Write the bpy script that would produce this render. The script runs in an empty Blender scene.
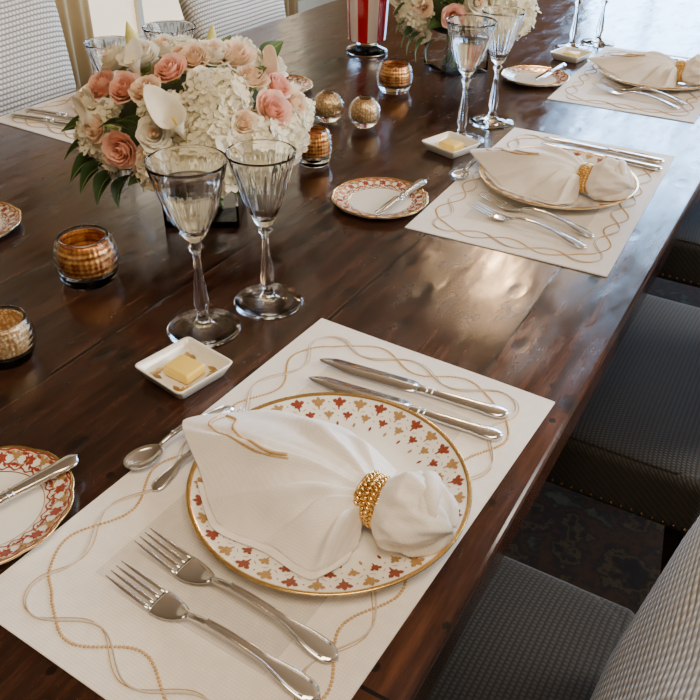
import bpy, math, random
from mathutils import Vector, Matrix, Quaternion
random.seed(7)
T=0.76
pi=math.pi
COL=bpy.context.scene.collection
sin,cos=math.sin,math.cos

# ------------------------------------------------------------------ materials
def srgb(r,g,b):
    f=lambda c:(c/255/12.92) if c/255<=0.04045 else ((c/255+0.055)/1.055)**2.4
    return (f(r),f(g),f(b),1)
class M:
    def __init__(s,name):
        s.m=bpy.data.materials.new(name); s.m.use_nodes=True; s.nt=s.m.node_tree
        s.b=s.nt.nodes["Principled BSDF"]
    def n(s,t,**k):
        x=s.nt.nodes.new(t)
        for a,v in k.items(): setattr(x,a,v)
        return x
    def l(s,a,b): s.nt.links.new(a,b)
    def set(s,**k):
        for a,v in k.items():
            s.b.inputs[a.replace('_',' ')].default_value=v
        return s
    def coord(s,scale=(1,1,1),kind='Object'):
        tc=s.n('ShaderNodeTexCoord'); mp=s.n('ShaderNodeMapping'); mp.inputs['Scale'].default_value=scale
        s.l(tc.outputs[kind],mp.inputs[0]); return mp.outputs[0]
    def noise(s,vec,scale,detail=4,rough=.5):
        x=s.n('ShaderNodeTexNoise'); x.inputs['Scale'].default_value=scale; x.inputs['Detail'].default_value=detail
        x.inputs['Roughness'].default_value=rough
        s.l(vec,x.inputs['Vector']); return x.outputs['Fac']
    def ramp(s,fac,stops):
        x=s.n('ShaderNodeValToRGB'); e=x.color_ramp.elements
        while len(e)<len(stops): e.new(0.5)
        for i,(p,c) in enumerate(stops): e[i].position=p; e[i].color=c
        s.l(fac,x.inputs[0]); return x.outputs[0]
    def bump(s,h,strength=.2,dist=.002):
        x=s.n('ShaderNodeBump'); x.inputs['Strength'].default_value=strength; x.inputs['Distance'].default_value=dist
        s.l(h,x.inputs['Height']); s.l(x.outputs[0],s.b.inputs['Normal'])
    def math(s,op,a,b=None,c=None):
        x=s.n('ShaderNodeMath',operation=op)
        for i,v in enumerate((a,b,c)):
            if v is None: continue
            if isinstance(v,(int,float)): x.inputs[i].default_value=v
            else: s.l(v,x.inputs[i])
        return x.outputs[0]
    def mix(s,f,a,b,mode='MIX'):
        x=s.n('ShaderNodeMix',data_type='RGBA',blend_type=mode)
        for i,v in ((0,f),(6,a),(7,b)):
            if isinstance(v,(int,float)): x.inputs[i].default_value=v
            elif isinstance(v,tuple): x.inputs[i].default_value=v
            else: s.l(v,x.inputs[i])
        return x.outputs[2]

def simple(name,col,rough=.5,metal=0,var=.08,nscale=60,**k):
    m=M(name); v=m.coord(); f=m.noise(v,nscale,2)
    c2=tuple(min(1,x*(1+var)) for x in col[:3])+(1,); c1=tuple(x*(1-var) for x in col[:3])+(1,)
    m.l(m.ramp(f,[(.3,c1),(.7,c2)]),m.b.inputs['Base Color'])
    m.set(Roughness=rough,Metallic=metal)
    m.set(**k)
    return m

def mat_wood_table():
    m=M('table_walnut'); tc=m.n('ShaderNodeTexCoord'); sp=m.n('ShaderNodeSeparateXYZ'); m.l(tc.outputs['Object'],sp.inputs[0])
    wob=m.noise(tc.outputs['Object'],2.5,2)
    xx=m.math('ADD',m.math('ADD',sp.outputs[0],.105),m.math('MULTIPLY',wob,.010))
    x=m.math('MULTIPLY',xx,1/.215); fl=m.math('FLOOR',x); fr=m.math('FRACT',x)
    wn=m.n('ShaderNodeTexWhiteNoise',noise_dimensions='1D'); m.l(fl,wn.inputs['W']); rnd=wn.outputs['Value']
    cb=m.n('ShaderNodeCombineXYZ'); m.l(sp.outputs[0],cb.inputs[0]); m.l(m.math('ADD',sp.outputs[1],m.math('MULTIPLY',rnd,9)),cb.inputs[1])
    def mp(s):
        q=m.n('ShaderNodeMapping'); q.inputs['Scale'].default_value=s; m.l(cb.outputs[0],q.inputs[0]); return q.outputs[0]
    g=m.noise(mp((40,3.2,10)),1.7,8,.66)
    g2=m.noise(mp((7,3.0,5)),1.8,5,.62)
    base=m.ramp(g,[(.28,(.013,.0048,.0029,1)),(.50,(.043,.0155,.0082,1)),(.72,(.100,.039,.0200,1))])
    big=m.ramp(g2,[(.3,(.38,.36,.36,1)),(.7,(1.6,1.5,1.42,1))])
    c=m.mix(1.0,base,big,'MULTIPLY')
    pv=m.ramp(rnd,[(0,(.62,.62,.62,1)),(1,(1.35,1.27,1.2,1))]); c=m.mix(1.0,c,pv,'MULTIPLY')
    d=m.math('ABSOLUTE',m.math('SUBTRACT',fr,.5))
    edge=m.math('MULTIPLY',m.math('GREATER_THAN',d,.478),m.math('GREATER_THAN',g2,.5)); c=m.mix(m.math('MULTIPLY',edge,.25),c,(.13,.055,.030,1))
    vo=m.n('ShaderNodeTexVoronoi',voronoi_dimensions='2D'); vo.inputs['Scale'].default_value=1; m.l(mp((10,5.2,1)),vo.inputs['Vector'])
    knot=m.ramp(vo.outputs['Distance'],[(.04,(1,1,1,1)),(.12,(0,0,0,1))])
    c=m.mix(m.math('MULTIPLY',knot,.9),c,(.003,.0018,.0014,1))
    vo2=m.n('ShaderNodeTexVoronoi',voronoi_dimensions='2D'); vo2.inputs['Scale'].default_value=1; m.l(mp((13,10,1)),vo2.inputs['Vector'])
    peg=m.ramp(vo2.outputs['Distance'],[(.035,(1,1,1,1)),(.055,(0,0,0,1))])
    c=m.mix(m.math('MULTIPLY',peg,.9),c,(.003,.0018,.0014,1))
    seam=m.math('GREATER_THAN',d,.4895)
    yb=m.math('FRACT',m.math('ADD',m.math('MULTIPLY',sp.outputs[1],.55),m.math('MULTIPLY',rnd,3.7)))
    butt=m.math('LESS_THAN',yb,.002); seam=m.math('MAXIMUM',seam,butt)
    c=m.mix(seam,c,(.002,.001,.0008,1)); m.l(c,m.b.inputs['Base Color'])
    rr=m.noise(mp((16,5,5)),2.,5,.6)
    m.l(m.ramp(rr,[(.35,(.12,.12,.12,1)),(.70,(.31,.31,.31,1))]),m.b.inputs['Roughness'])
    und=m.noise(mp((9,5.0,1)),1.0,1,.5); gr=m.noise(mp((44,12.0,1)),1.0,1,.5)
    h=m.math('ADD',m.math('MULTIPLY',und,1.2),m.math('MULTIPLY',gr,.32)); h=m.math('ADD',h,m.math('MULTIPLY',seam,-.4)); h=m.math('ADD',h,m.math('MULTIPLY',knot,-.3))
    m.bump(h,1.0,.0012)
    m.set(Specular_IOR_Level=.5)
    return m.m
def mat_weave(name,c1,c2,sc=260,rough=.85,bump=.5,dist=.002,sheen=.2):
    m=M(name); v=m.coord()
    sp=m.n('ShaderNodeSeparateXYZ'); m.l(v,sp.inputs[0])
    s=lambda o,k:m.math('SINE',m.math('MULTIPLY',o,k))
    a=m.math('ADD',s(sp.outputs[0],sc),s(sp.outputs[1],sc*.97)); a=m.math('ADD',a,s(sp.outputs[2],sc*1.03))
    nz=m.noise(v,90,3)
    f=m.math('ADD',m.math('MULTIPLY',a,.18),nz)
    m.l(m.ramp(f,[(.2,c1),(.85,c2)]),m.b.inputs['Base Color']); m.bump(f,bump,dist)
    m.set(Roughness=rough,Sheen_Weight=sheen); return m.m
def mat_ribbed(name,c1,c2,ky=520,kz=330,bs=.6):
    m=M(name); v=m.coord(); sp=m.n('ShaderNodeSeparateXYZ'); m.l(v,sp.inputs[0])
    zz=m.math('ADD',sp.outputs[2],m.math('MULTIPLY',sp.outputs[0],.9))
    row=m.math('MULTIPLY',zz,kz/6.283); fl=m.math('FLOOR',row)
    ph=m.math('MULTIPLY',fl,3.1416)
    a=m.math('SINE',m.math('ADD',m.math('MULTIPLY',sp.outputs[1],ky),ph))
    b=m.math('ABSOLUTE',m.math('SINE',m.math('MULTIPLY',zz,kz/2)))
    f=m.math('MULTIPLY',m.math('ADD',m.math('MULTIPLY',a,.22),.75),b)
    m.l(m.ramp(f,[(.1,c1),(.75,c2)]),m.b.inputs['Base Color']); m.bump(f,bs,.003)
    m.set(Roughness=.85,Sheen_Weight=.1,Specular_IOR_Level=.25); return m.m
def mat_rug():
    m=M('rug_pile'); v=m.coord(); wv=m.noise(v,5,3)
    vo=m.n('ShaderNodeTexVoronoi'); vo.inputs['Scale'].default_value=9; m.l(v,vo.inputs['Vector'])
    n=m.noise(v,16,4,.6); f=m.math('ADD',m.math('MULTIPLY',vo.outputs['Distance'],.35),m.math('MULTIPLY',n,.9)); f=m.math('ADD',f,m.math('MULTIPLY',wv,.2))
    c=m.ramp(f,[(.45,(.005,.004,.005,1)),(.60,(.008,.007,.007,1)),(.66,(.026,.019,.011,1)),(.70,(.007,.007,.008,1)),(.80,(.020,.011,.007,1)),(.86,(.008,.008,.008,1)),(.95,(.024,.024,.019,1))])
    m.l(c,m.b.inputs['Base Color']); m.set(Roughness=.95,Specular_IOR_Level=.1); return m.m
def mat_planks(name,ca,cb):
    m=M(name); v=m.coord((1,12,1)); f=m.noise(v,3,6); m.l(m.ramp(f,[(.3,ca),(.7,cb)]),m.b.inputs['Base Color']); m.set(Roughness=.3); return m.m
def glass(name,col=(1,1,1,1),rough=0.0,ior=1.47):
    m=M(name); v=m.coord(); f=m.noise(v,20,1)
    c2=col; c1=tuple(x*.99 for x in col[:3])+(1,)
    m.l(m.ramp(f,[(.3,c1),(.7,c2)]),m.b.inputs['Base Color'])
    m.set(Roughness=rough,Transmission_Weight=1.0,IOR=ior); return m.m
def emis(name,col,s):
    m=M(name); m.set(Base_Color=col,Emission_Color=col,Emission_Strength=s); return m.m

MT=mat_wood_table()
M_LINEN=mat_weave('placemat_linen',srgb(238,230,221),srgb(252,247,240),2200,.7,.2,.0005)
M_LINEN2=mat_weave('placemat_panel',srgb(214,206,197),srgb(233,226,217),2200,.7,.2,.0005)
M_NAP=mat_weave('napkin_cotton',srgb(240,232,224),srgb(251,246,240),3000,.75,.06,.0003,.1)
M_THREAD=simple('gold_thread',srgb(206,170,116),.5,.25,.15,400).m
M_CORD=simple('silver_cord',srgb(214,203,188),.5,.1,.08,400).m
M_PORC=simple('porcelain',srgb(246,242,233),.12,0,.01,10,Coat_Weight=.4).m
M_RUST=simple('rust_enamel',srgb(136,64,42),.3,0,.15,300).m
M_OCH=simple('ochre_enamel',srgb(178,140,88),.3,.2,.12,300).m
M_RED=simple('crimson_enamel',srgb(150,66,48),.25,0,.2,300).m
M_GOLD=simple('gold_gilt',srgb(236,200,132),.25,1,.1,200).m
M_SILV=simple('polished_silver',srgb(226,226,226),.13,1,.03,60).m
M_GLASS=glass('clear_crystal',(1,1,1,1),0,1.33)
M_WATER=glass('water',(.98,1,1,1),0,1.25)
M_AMBER=glass('smoky_amber_glass',(.99,.97,.93,1),.01,1.28)
m=M('mercury_gold'); v=m.coord((1,1,1)); sp_=m.n('ShaderNodeSeparateXYZ'); m.l(v,sp_.inputs[0])
f=m.math('ADD',m.math('MULTIPLY',m.math('SINE',m.math('MULTIPLY',sp_.outputs[2],900)),.12),m.math('MULTIPLY',m.noise(v,80,1),.8))
m.l(m.ramp(f,[(.25,srgb(156,82,34)),(.62,srgb(248,192,112))]),m.b.inputs['Base Color']); m.set(Metallic=.7,Roughness=.3); M_MERC=m.m
m=M('mercury_silver_gold'); v=m.coord(); vo=m.n('ShaderNodeTexVoronoi'); vo.inputs['Scale'].default_value=260; m.l(v,vo.inputs['Vector']); m.l(m.ramp(vo.outputs['Distance'],[(.2,srgb(252,232,194)),(.6,srgb(196,158,108))]),m.b.inputs['Base Color']); m.set(Metallic=.6,Roughness=.35); m.bump(vo.outputs['Distance'],.3,.0015); M_DOT=m.m
M_WAX=simple('candle_wax',srgb(240,225,190),.5,0,.03).m
M_BUTTER=simple('butter',srgb(242,204,92),.4,0,.05,50).m
M_SEAT=mat_ribbed('charcoal_upholstery',srgb(29,27,25),srgb(52,49,44),1100,1000,.25)
M_BACK=mat_ribbed('stone_upholstery',srgb(142,137,128),srgb(236,231,221),600,460,.8)
M_DARKWOOD=simple('dark_wood',srgb(30,17,11),.4,0,.2,12).m
M_NAIL=simple('antique_nail',srgb(96,76,52),.4,1,.1).m
M_WALL=simple('cream_wall',srgb(192,168,128),.8,0,.03,5).m
M_WALLD=simple('honey_wall',srgb(172,132,86),.7,0,.05,4).m
M_WALLW=simple('warm_panelling',srgb(176,142,100),.6,0,.08,3).m
M_TRIM=simple('ivory_trim',srgb(214,202,178),.5,0,.03,5).m
M_CEIL=simple('ceiling_paint',srgb(162,136,102),.9,0,.02,5).m
M_FLOOR=mat_planks('floor_oak',(.06,.025,.012,1),(.12,.055,.025,1))
M_RUG=mat_rug()
M_CURT=simple('cream_drape',srgb(214,188,142),.8,0,.06,8).m
M_BULB=emis('warm_bulb',(1,.66,.34,1),30)
M_STRIPE=simple('red_glass_stripe',srgb(186,16,22),.12,0,.1,20,Coat_Weight=.6).m
M_STRIPEW=simple('white_glass_stripe',srgb(240,222,214),.15,0,.03,20,Coat_Weight=.6).m
def petal(name,ca,cb,sc=70):
    m=M(name); v=m.coord(); f=m.noise(v,sc,2); m.l(m.ramp(f,[(.3,ca),(.7,cb)]),m.b.inputs['Base Color']); m.set(Roughness=.6,Specular_IOR_Level=.2)
    tr=m.n('ShaderNodeBsdfTranslucent'); mx=m.n('ShaderNodeMixShader'); mx.inputs[0].default_value=.25
    tr.inputs[0].default_value=cb; out=[x for x in m.nt.nodes if x.type=='OUTPUT_MATERIAL'][0]
    m.l(m.b.outputs[0],mx.inputs[1]); m.l(tr.outputs[0],mx.inputs[2]); m.l(mx.outputs[0],out.inputs[0])
    return m.m
P_CORAL=petal('petal_coral',srgb(243,178,154),srgb(251,214,194))
P_PEACH=petal('petal_peach',srgb(249,216,184),srgb(253,236,214))
P_WHITE=petal('petal_white',srgb(248,240,218),srgb(253,249,236))
P_HYD=petal('petal_hydrangea',srgb(238,231,200),srgb(252,246,228),38)
P_HYDC=petal('hydrangea_depth',srgb(190,190,140),srgb(216,210,166),60)
P_BUD=petal('petal_bud',srgb(206,204,110),srgb(238,228,150),60)
P_LEAF=simple('leaf_green',srgb(66,92,50),.45,0,.3,30).m
P_LIME=simple('stem_green',srgb(128,148,70),.45,0,.2,30).m
P_YEL=simple('spadix_yellow',srgb(232,200,90),.6,0,.1,90).m
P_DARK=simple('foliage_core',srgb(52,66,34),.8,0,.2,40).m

# ------------------------------------------------------------------ mesh builder
class B:
    def __init__(s): s.v=[];s.f=[];s.mi=[];s.mats=[];s.sm=[]
    def mat(s,m):
        if m not in s.mats: s.mats.append(m)
        return s.mats.index(m)
    def add(s,vs,fs,m,smooth=True,X=None):
        o=len(s.v); i=s.mat(m)
        for p in vs:
            p=Vector(p); s.v.append(tuple(X@p if X is not None else p))
        for f in fs: s.f.append(tuple(o+k for k in f)); s.mi.append(i); s.sm.append(smooth)
    def rings(s,rings,m,cap0=True,cap1=True,closed=True,smooth=True,X=None,loop=False):
        n=len(rings[0]); vs=[p for r in rings for p in r]; fs=[]
        R=len(rings)
        for i in range(R if loop else R-1):
            i2=(i+1)%R
            for j in range(n if closed else n-1):
                k=(j+1)%n; fs.append((i*n+j,i*n+k,i2*n+k,i2*n+j))
        if cap0 and not loop: fs.append(tuple(range(n))[::-1])
        if cap1 and not loop: fs.append(tuple((R-1)*n+j for j in range(n)))
        s.add(vs,fs,m,smooth,X)
    def sheet(s,top,bottom,m):
        s.rings(top,m,False,False,False); s.rings([r[::-1] for r in bottom],m,False,False,False)
        bt=[r[0] for r in top]+top[-1][1:]+[r[-1] for r in top[::-1]][1:]+top[0][::-1][1:-1]
        bb=[r[0] for r in bottom]+bottom[-1][1:]+[r[-1] for r in bottom[::-1]][1:]+bottom[0][::-1][1:-1]
        s.rings([bt,bb],m,False,False,True,False)
    def lathe(s,prof,m,n=48,mod=None,cap0=True,cap1=True,loop=False,X=None,smooth=True):
        rs=[]
        for (r,z) in prof:
            ring=[]
            for j in range(n):
                a=2*pi*j/n; rr=r*(mod(a,r,z) if mod else 1)
                ring.append((rr*cos(a),rr*sin(a),z))
            rs.append(ring)
        s.rings(rs,m,cap0,cap1,True,smooth,X,loop)
    def tube(s,path,rad,m,n=8,closed=False,X=None):
        P=[Vector(p) for p in path]; rs=[]; L=len(P); prev=None
        for i,p in enumerate(P):
            a=P[(i-1)%L] if (closed or i>0) else P[i]; b=P[(i+1)%L] if (closed or i<L-1) else P[i]
            t=(b-a).normalized() if (b-a).length>1e-9 else Vector((0,0,1))
            if prev is None:
                u=t.orthogonal().normalized()
            else:
                u=(prev-t*prev.dot(t)); u=u.normalized() if u.length>1e-6 else t.orthogonal().normalized()
            prev=u; w=t.cross(u); r=rad(i/(L-1)) if callable(rad) else rad
            rs.append([p+u*(r*cos(2*pi*j/n))+w*(r*sin(2*pi*j/n)) for j in range(n)])
        s.rings(rs,m,X=X,loop=closed)
    def sphere(s,c,r,m,nu=12,nv=8,X=None):
        c=Vector(c); r=(r,r,r) if isinstance(r,(int,float)) else r
        rs=[]
        for i in range(nv+1):
            t=pi*i/nv; q=max(sin(t),.02)
            rs.append([(c.x+r[0]*q*cos(2*pi*j/nu),c.y+r[1]*q*sin(2*pi*j/nu),c.z-r[2]*cos(t)) for j in range(nu)])
        s.rings(rs,m,X=X)
    def rbox(s,c,size,m,rad=.01,seg=3,X=None,power=None):
        cx,cy,cz=c; sx,sy,sz=[q/2 for q in size]; rad=min(rad,sx,sy,sz)
        rs=[]; N=seg
        levels=[(-sz+rad*(1-cos(pi/2*i/N)), -rad*(1-sin(pi/2*i/N))) for i in range(N+1)]
        levels+= [(-a,b) for a,b in levels[::-1]]
        for z,ins in levels:
            ring=[]
            for (qx,qy,a0) in((1,1,0),(-1,1,pi/2),(-1,-1,pi),(1,-1,3*pi/2)):
                for k in range(N+1):
                    a=a0+pi/2*k/N
                    ring.append((cx+qx*(sx-rad)+(rad+ins)*cos(a),cy+qy*(sy-rad)+(rad+ins)*sin(a),cz+z))
            rs.append(ring)
        s.rings(rs,m,X=X)
    def obj(s,name,loc=(0,0,0),rot=(0,0,0),parent=None,sub=0):
        me=bpy.data.meshes.new(name); me.from_pydata(s.v,[],s.f); me.update()
        for m in s.mats: me.materials.append(m)
        me.polygons.foreach_set('material_index',s.mi); me.polygons.foreach_set('use_smooth',s.sm)
        o=bpy.data.objects.new(name,me); COL.objects.link(o); o.location=loc; o.rotation_euler=rot
        if parent: o.parent=parent
        if sub:
            q=o.modifiers.new('s','SUBSURF'); q.levels=sub; q.render_levels=sub
        return o
def empty(name,loc,rotz=0):
    e=bpy.data.objects.new(name,None); e.empty_display_size=.05; COL.objects.link(e); e.location=loc; e.rotation_euler=(0,0,rotz); return e
def tag(o,label,cat,group=None):
    o['label']=label; o['category']=cat
    if group: o['group']=group
    return o
def dup(o,loc,rotz=None,label=None,group=None,cat=None):
    def cp(q,par):
        c=q.copy(); COL.objects.link(c)
        if par: c.parent=par; c.matrix_parent_inverse=q.matrix_parent_inverse.copy()
        for ch in q.children: cp(ch,c)
        return c
    r=cp(o,None); r.location=loc
    if rotz is not None: r.rotation_euler=(o.rotation_euler[0],o.rotation_euler[1],rotz)
    if label: r['label']=label
    if group: r['group']=group
    if cat: r['category']=cat
    return r
def struct(o): o['kind']='structure'; return o
def box(b,x0,x1,y0,y1,z0,z1,m):
    vs=[(x,y,z) for z in(z0,z1) for y in(y0,y1) for x in(x0,x1)]
    b.add(vs,[(0,2,3,1),(4,5,7,6),(0,1,5,4),(2,6,7,3),(0,4,6,2),(1,3,7,5)],m,False)

# ------------------------------------------------------------------ room
X0,X1,Y0,Y1,H=-3.1,2.3,-2.6,5.2,2.7
def slab(name,x0,x1,y0,y1,z0,z1,m):
    b=B(); box(b,x0,x1,y0,y1,z0,z1,m); return struct(b.obj(name))
slab('floor',X0,X1,Y0,Y1,-.05,0,M_FLOOR)
slab('ceiling',X0,X1,Y0,Y1,H,H+.05,M_CEIL)
slab('wall_left',X0-.1,X0,Y0,Y1,0,H,M_WALL)
slab('wall_right',X1,X1+.1,Y0,Y1,0,H,M_WALLW)
slab('wall_back',X0,X1,Y1,Y1+.1,0,H,M_WALLD)
slab('wall_front',X0,X1,Y0-.1,Y0,0,H,M_WALLW)
slab('baseboard_left',X0,X0+.02,Y0,Y1,0,.14,M_TRIM)
slab('baseboard_back',X0,X1,Y1-.02,Y1,0,.14,M_TRIM)
def window(n,axis,c,lo,hi,z0,z1,strength=5,col=(.62,.80,1,1)):
    b=B(); pm=emis('daylight_pane_%d'%n,col,strength)
    s=1 if c>0 else -1
    def bx(a0,a1,zz0,zz1,dep0,dep1,m):
        if axis=='y': box(b,a0,a1,min(c-s*dep0,c-s*dep1),max(c-s*dep0,c-s*dep1),zz0,zz1,m)
        else: box(b,min(c-s*dep0,c-s*dep1),max(c-s*dep0,c-s*dep1),a0,a1,zz0,zz1,m)
    bx(lo,hi,z0,z1,.001,.008,pm)
    w=.06
    bx(lo-w,lo,z0-w,z1+w,0,.05,M_TRIM); bx(hi,hi+w,z0-w,z1+w,0,.05,M_TRIM); bx(lo,hi,z0-w,z0,0,.06,M_TRIM); bx(lo,hi,z1,z1+w,0,.05,M_TRIM)
    k=max(2,round((hi-lo)/.4))
    for i in range(1,k): q=lo+(hi-lo)*i/k; bx(q-.02,q+.02,z0,z1,.008,.03,M_TRIM)
    for i in range(1,5): q=z0+(z1-z0)*i/5; bx(lo,hi,q-.012,q+.012,.008,.028,M_TRIM)
    return struct(b.obj('window_%d'%n))
window(1,'y',Y1,-1.35,1.0,.95,2.62,34,(.36,.62,1,1))
window(2,'x',X1,.6,3.2,.9,2.3,4)
window(3,'x',X0,2.3,3.6,.25,2.3,1.0,(1,.82,.56,1))
def drape(y0,y1,x,name):
    b=B(); n=60; rs=[]
    for z in(.02,.8,1.6,2.45):
        rs.append([(x+.022*sin(2*pi*k/10)*(1-.15*z/2.4),y0+(y1-y0)*k/n,z) for k in range(n+1)])
    b.rings(rs,M_CURT,False,False,False); o=b.obj(name); q=o.modifiers.new('s','SOLIDIFY'); q.thickness=.006
    return o
tag(drape(1.75,2.30,X0+.12,'curtain'),'pleated cream floor-length curtain hanging beside the tall window','curtain','window curtains')
tag(drape(3.6,4.1,X0+.12,'curtain'),'pleated cream floor-length curtain hanging beside the tall window','curtain','window curtains')
b=B(); b.rbox((-.5,1.0,.006),(3.4,6.0,.012),M_RUG,.005,2); tag(b.obj('rug'),'dark navy patterned rug under the dining table','rug')

# ------------------------------------------------------------------ table
tbl=empty('dining_table',(0,0,0)); tag(tbl,'long dark walnut plank dining table with glossy worn top','table')
TY0,TY1=-1.15,3.7; TWd=1.32; TH=.05
b=B()
def slabrings(x0,x1,y0,y1,z1,th,r,m,b,n=4):
    rs=[]
    lv=[(z1-th,0.006)]+[(z1-th+.006,0)]+[(z1-r+r*sin(pi/2*i/n),r*(1-cos(pi/2*i/n))) for i in range(n+1)]
    for z,ins in lv:
        rs.append([(x0+ins,y0+ins,z),(x1-ins,y0+ins,z),(x1-ins,y1-ins,z),(x0+ins,y1-ins,z)])
    b.rings(rs,m,smooth=False)
slabrings(-TWd,0.004,TY0,TY1,T,TH,.008,MT,b)
b.obj('table_top',parent=tbl)
b=B()
box(b,-TWd+.14,-.14,TY0+.2,TY0+.225,T-TH-.09,T-TH,M_DARKWOOD); box(b,-TWd+.14,-.14,TY1-.225,TY1-.2,T-TH-.09,T-TH,M_DARKWOOD)
box(b,-TWd+.14,-TWd+.165,TY0+.2,TY1-.2,T-TH-.09,T-TH,M_DARKWOOD); box(b,-.165,-.14,TY0+.2,TY1-.2,T-TH-.09,T-TH,M_DARKWOOD)
b.obj('apron',parent=tbl)
for lx in(-TWd+.2,-.2):
    for ly in(TY0+.27,TY1-.27):
        b=B(); b.lathe([(.03,.012),(.035,.05),(.028,.08),(.045,.3),(.05,.5),(.035,.55),(.05,.6),(.05,T-TH-.005)],M_DARKWOOD,24); b.obj('leg',(lx,ly,0),parent=tbl)

# ------------------------------------------------------------------ chairs
def chair():
    e=empty('dining_chair',(0,0,0))
    b=B(); b.rbox((0,0,.410),(.48,.54,.11),M_SEAT,.018,5)
    rs=[]
    for i in range(9):
        t=i/8; k=cos(pi/2*t*.98); z=.4635+.010*sin(pi/2*t)
        ring=[]
        for j in range(56):
            a=2*pi*j/56; c,s_=cos(a),sin(a); q=(abs(c)**12+abs(s_)**12)**(-1/12)
            ring.append((.232*q*c*k,.262*q*s_*k,z))
        rs.append(ring)
    b.rings(rs,M_SEAT); b.obj('seat',parent=e)
    b=B()
    pts=[]
    for i in range(34): pts.append((-.241,-.25+.50*i/33)); 
    for i in range(28):
        pts.append((-.22+.44*i/27,.272)); pts.append((-.22+.44*i/27,-.272))
    for x,y in pts:
        b.sphere((x,y,.373),(.0036,.0036,.0036),M_NAIL,6,4)
    o=b.obj('nailhead_trim',parent=e); o['kind']='stuff'
    b=B(); W=.26; z0,z1=.40,1.02
    def outline():
        pts=[]; r=.10
        pts+= [(-W+.02,z0),(W-.02,z0)]
        for k in range(13): a=pi/2*k/12; pts.append((W-r+r*cos(a),z1-r+r*sin(a)))
        for k in range(13): a=pi/2+pi/2*k/12; pts.append((-W+r+r*cos(a),z1-r+r*sin(a)))
        return pts
    ol=outline(); cz_=(z0+z1)/2
    def lean(z): t=(z-.4)/.62; return .245+.12*t*t+.03*t
    rs=[]
    for (off,sc) in((-.030,.0),(-.034,.5),(-.030,.90),(-.018,.985),(0,1.0),(.018,.985),(.026,.93),(.028,.5),(.028,0)):
        ring=[]
        for (y,z) in ol:
            yy=y*max(sc,.01); zz=cz_+(z-cz_)*max(sc,.01)
            ring.append((lean(zz)+off+.05*(-(yy/W)**2)*.4,yy,zz))
        rs.append(ring)
    b.rings(rs,M_BACK); b.obj('backrest',parent=e,sub=1)
    for lx,ly,tx in((-.20,-.23,-.0),(-.20,.23,-.0),(.21,-.22,.05),(.21,.22,.05)):
        b=B(); b.rings([[(lx+tx*t+q*w,ly+p*w,.365-.351*t) for (q,p) in((-1,-1),(1,-1),(1,1),(-1,1))] for t,w in((0,.022),(.5,.019),(1,.014))],M_DARKWOOD,smooth=False); b.obj('leg',parent=e)
    return e
ch=chair()
GR='upholstered dining chairs around the table'
ch.location=(-.104,-.115,0.012)
tag(ch,'dining chair with charcoal seat and pale ribbed woven back, nailhead trim','chair',GR)
dup(ch,(-.065,.69,.012),0,'dining chair with charcoal woven seat and nailhead trim, pushed under table',GR)
dup(ch,(-.065,1.5,.012),0,'dining chair with charcoal woven seat and nailhead trim, pushed under table',GR)
dup(ch,(-1.30,.66,.012),pi,'dining chair with stone grey woven backrest beside the curtained wall',GR)
dup(ch,(-1.28,1.62,.012),pi,'dining chair with stone grey woven backrest beside the curtained wall',GR)

# ------------------------------------------------------------------ placemat
PL,PD=.526,.3155
def placemat(name='placemat'):
    b=B(); z=.0016
    nx,ny=24,40
    def surf(x,y): return z+.0004*sin(19*x+3)*sin(13*y+1)
    def vid(i,j): return i*(ny+1)+j
    vs=[(-PD/2+PD*i/nx,-PL/2+PL*j/ny,surf(-PD/2+PD*i/nx,-PL/2+PL*j/ny)) for i in range(nx+1) for j in range(ny+1)]
    fi=[];fo=[]
    for i in range(nx):
        for j in range(ny):
            f=(vid(i,j),vid(i+1,j),vid(i+1,j+1),vid(i,j+1))
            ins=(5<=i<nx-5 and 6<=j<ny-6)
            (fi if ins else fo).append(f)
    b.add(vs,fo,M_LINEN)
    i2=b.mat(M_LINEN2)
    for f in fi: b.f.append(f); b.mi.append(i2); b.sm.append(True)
    box(b,-PD/2,PD/2,-PL/2,PL/2,0,.0010,M_LINEN)
    def per(u):
        ins=.032; w=PD/2-ins; l=PL/2-ins; r=.03
        segs=[2*(l-r),pi/2*r,2*(w-r),pi/2*r]*2; Lt=sum(segs); d=u%1*Lt
        k=0
        while d>segs[k]: d-=segs[k]; k+=1
        corner=[(w-r,l-r,0),(-w+r,l-r,pi/2),(-w+r,-l+r,pi),(w-r,-l+r,3*pi/2)]
        if k%2==0:
            st=[(w,-l+r),(w-r,l),(-w,l-r),(-w+r,-l)][k//2]; dr=[(0,1),(-1,0),(0,-1),(1,0)][k//2]
            return Vector((st[0]+dr[0]*d,st[1]+dr[1]*d,0)),Vector((dr[1],-dr[0],0))
        c=corner[k//2]; a=c[2]+d/r
        return Vector((c[0]+r*cos(a),c[1]+r*sin(a),0)),Vector((cos(a),sin(a),0))
    def strand(u,ph,amp,nw=12):
        p,nn=per(u)
        q=p+nn*(amp*sin(2*pi*nw*u+ph)+.15*amp*sin(2*pi*3*u+ph)+.002)
        q.z=surf(q.x,q.y)+.0006; return q
    dense=[strand(k/6000,0,.0120) for k in range(6001)]
    acc=0
    for k in range(1,6001):
        acc+=(dense[k]-dense[k-1]).length
        if acc>=.0033: acc=0; b.sphere(dense[k],(.0017,.0017,.0009),M_THREAD,6,4)
    b.tube([strand(k/600,2.5,.0120) for k in range(600)],.0010,M_CORD,5,True)
    b.tube([strand(k/600,2.80,.0130) for k in range(600)],.00045,M_THREAD,5,True)
    return b.obj(name)
PG='embroidered linen placemats'
pm=placemat(); pm.location=(-.1864,-.1239,T); pm.rotation_euler=(0,0,-.039)
tag(pm,'white linen placemat with looping gold embroidery, under leaf-rimmed plate','placemat',PG)
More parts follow.
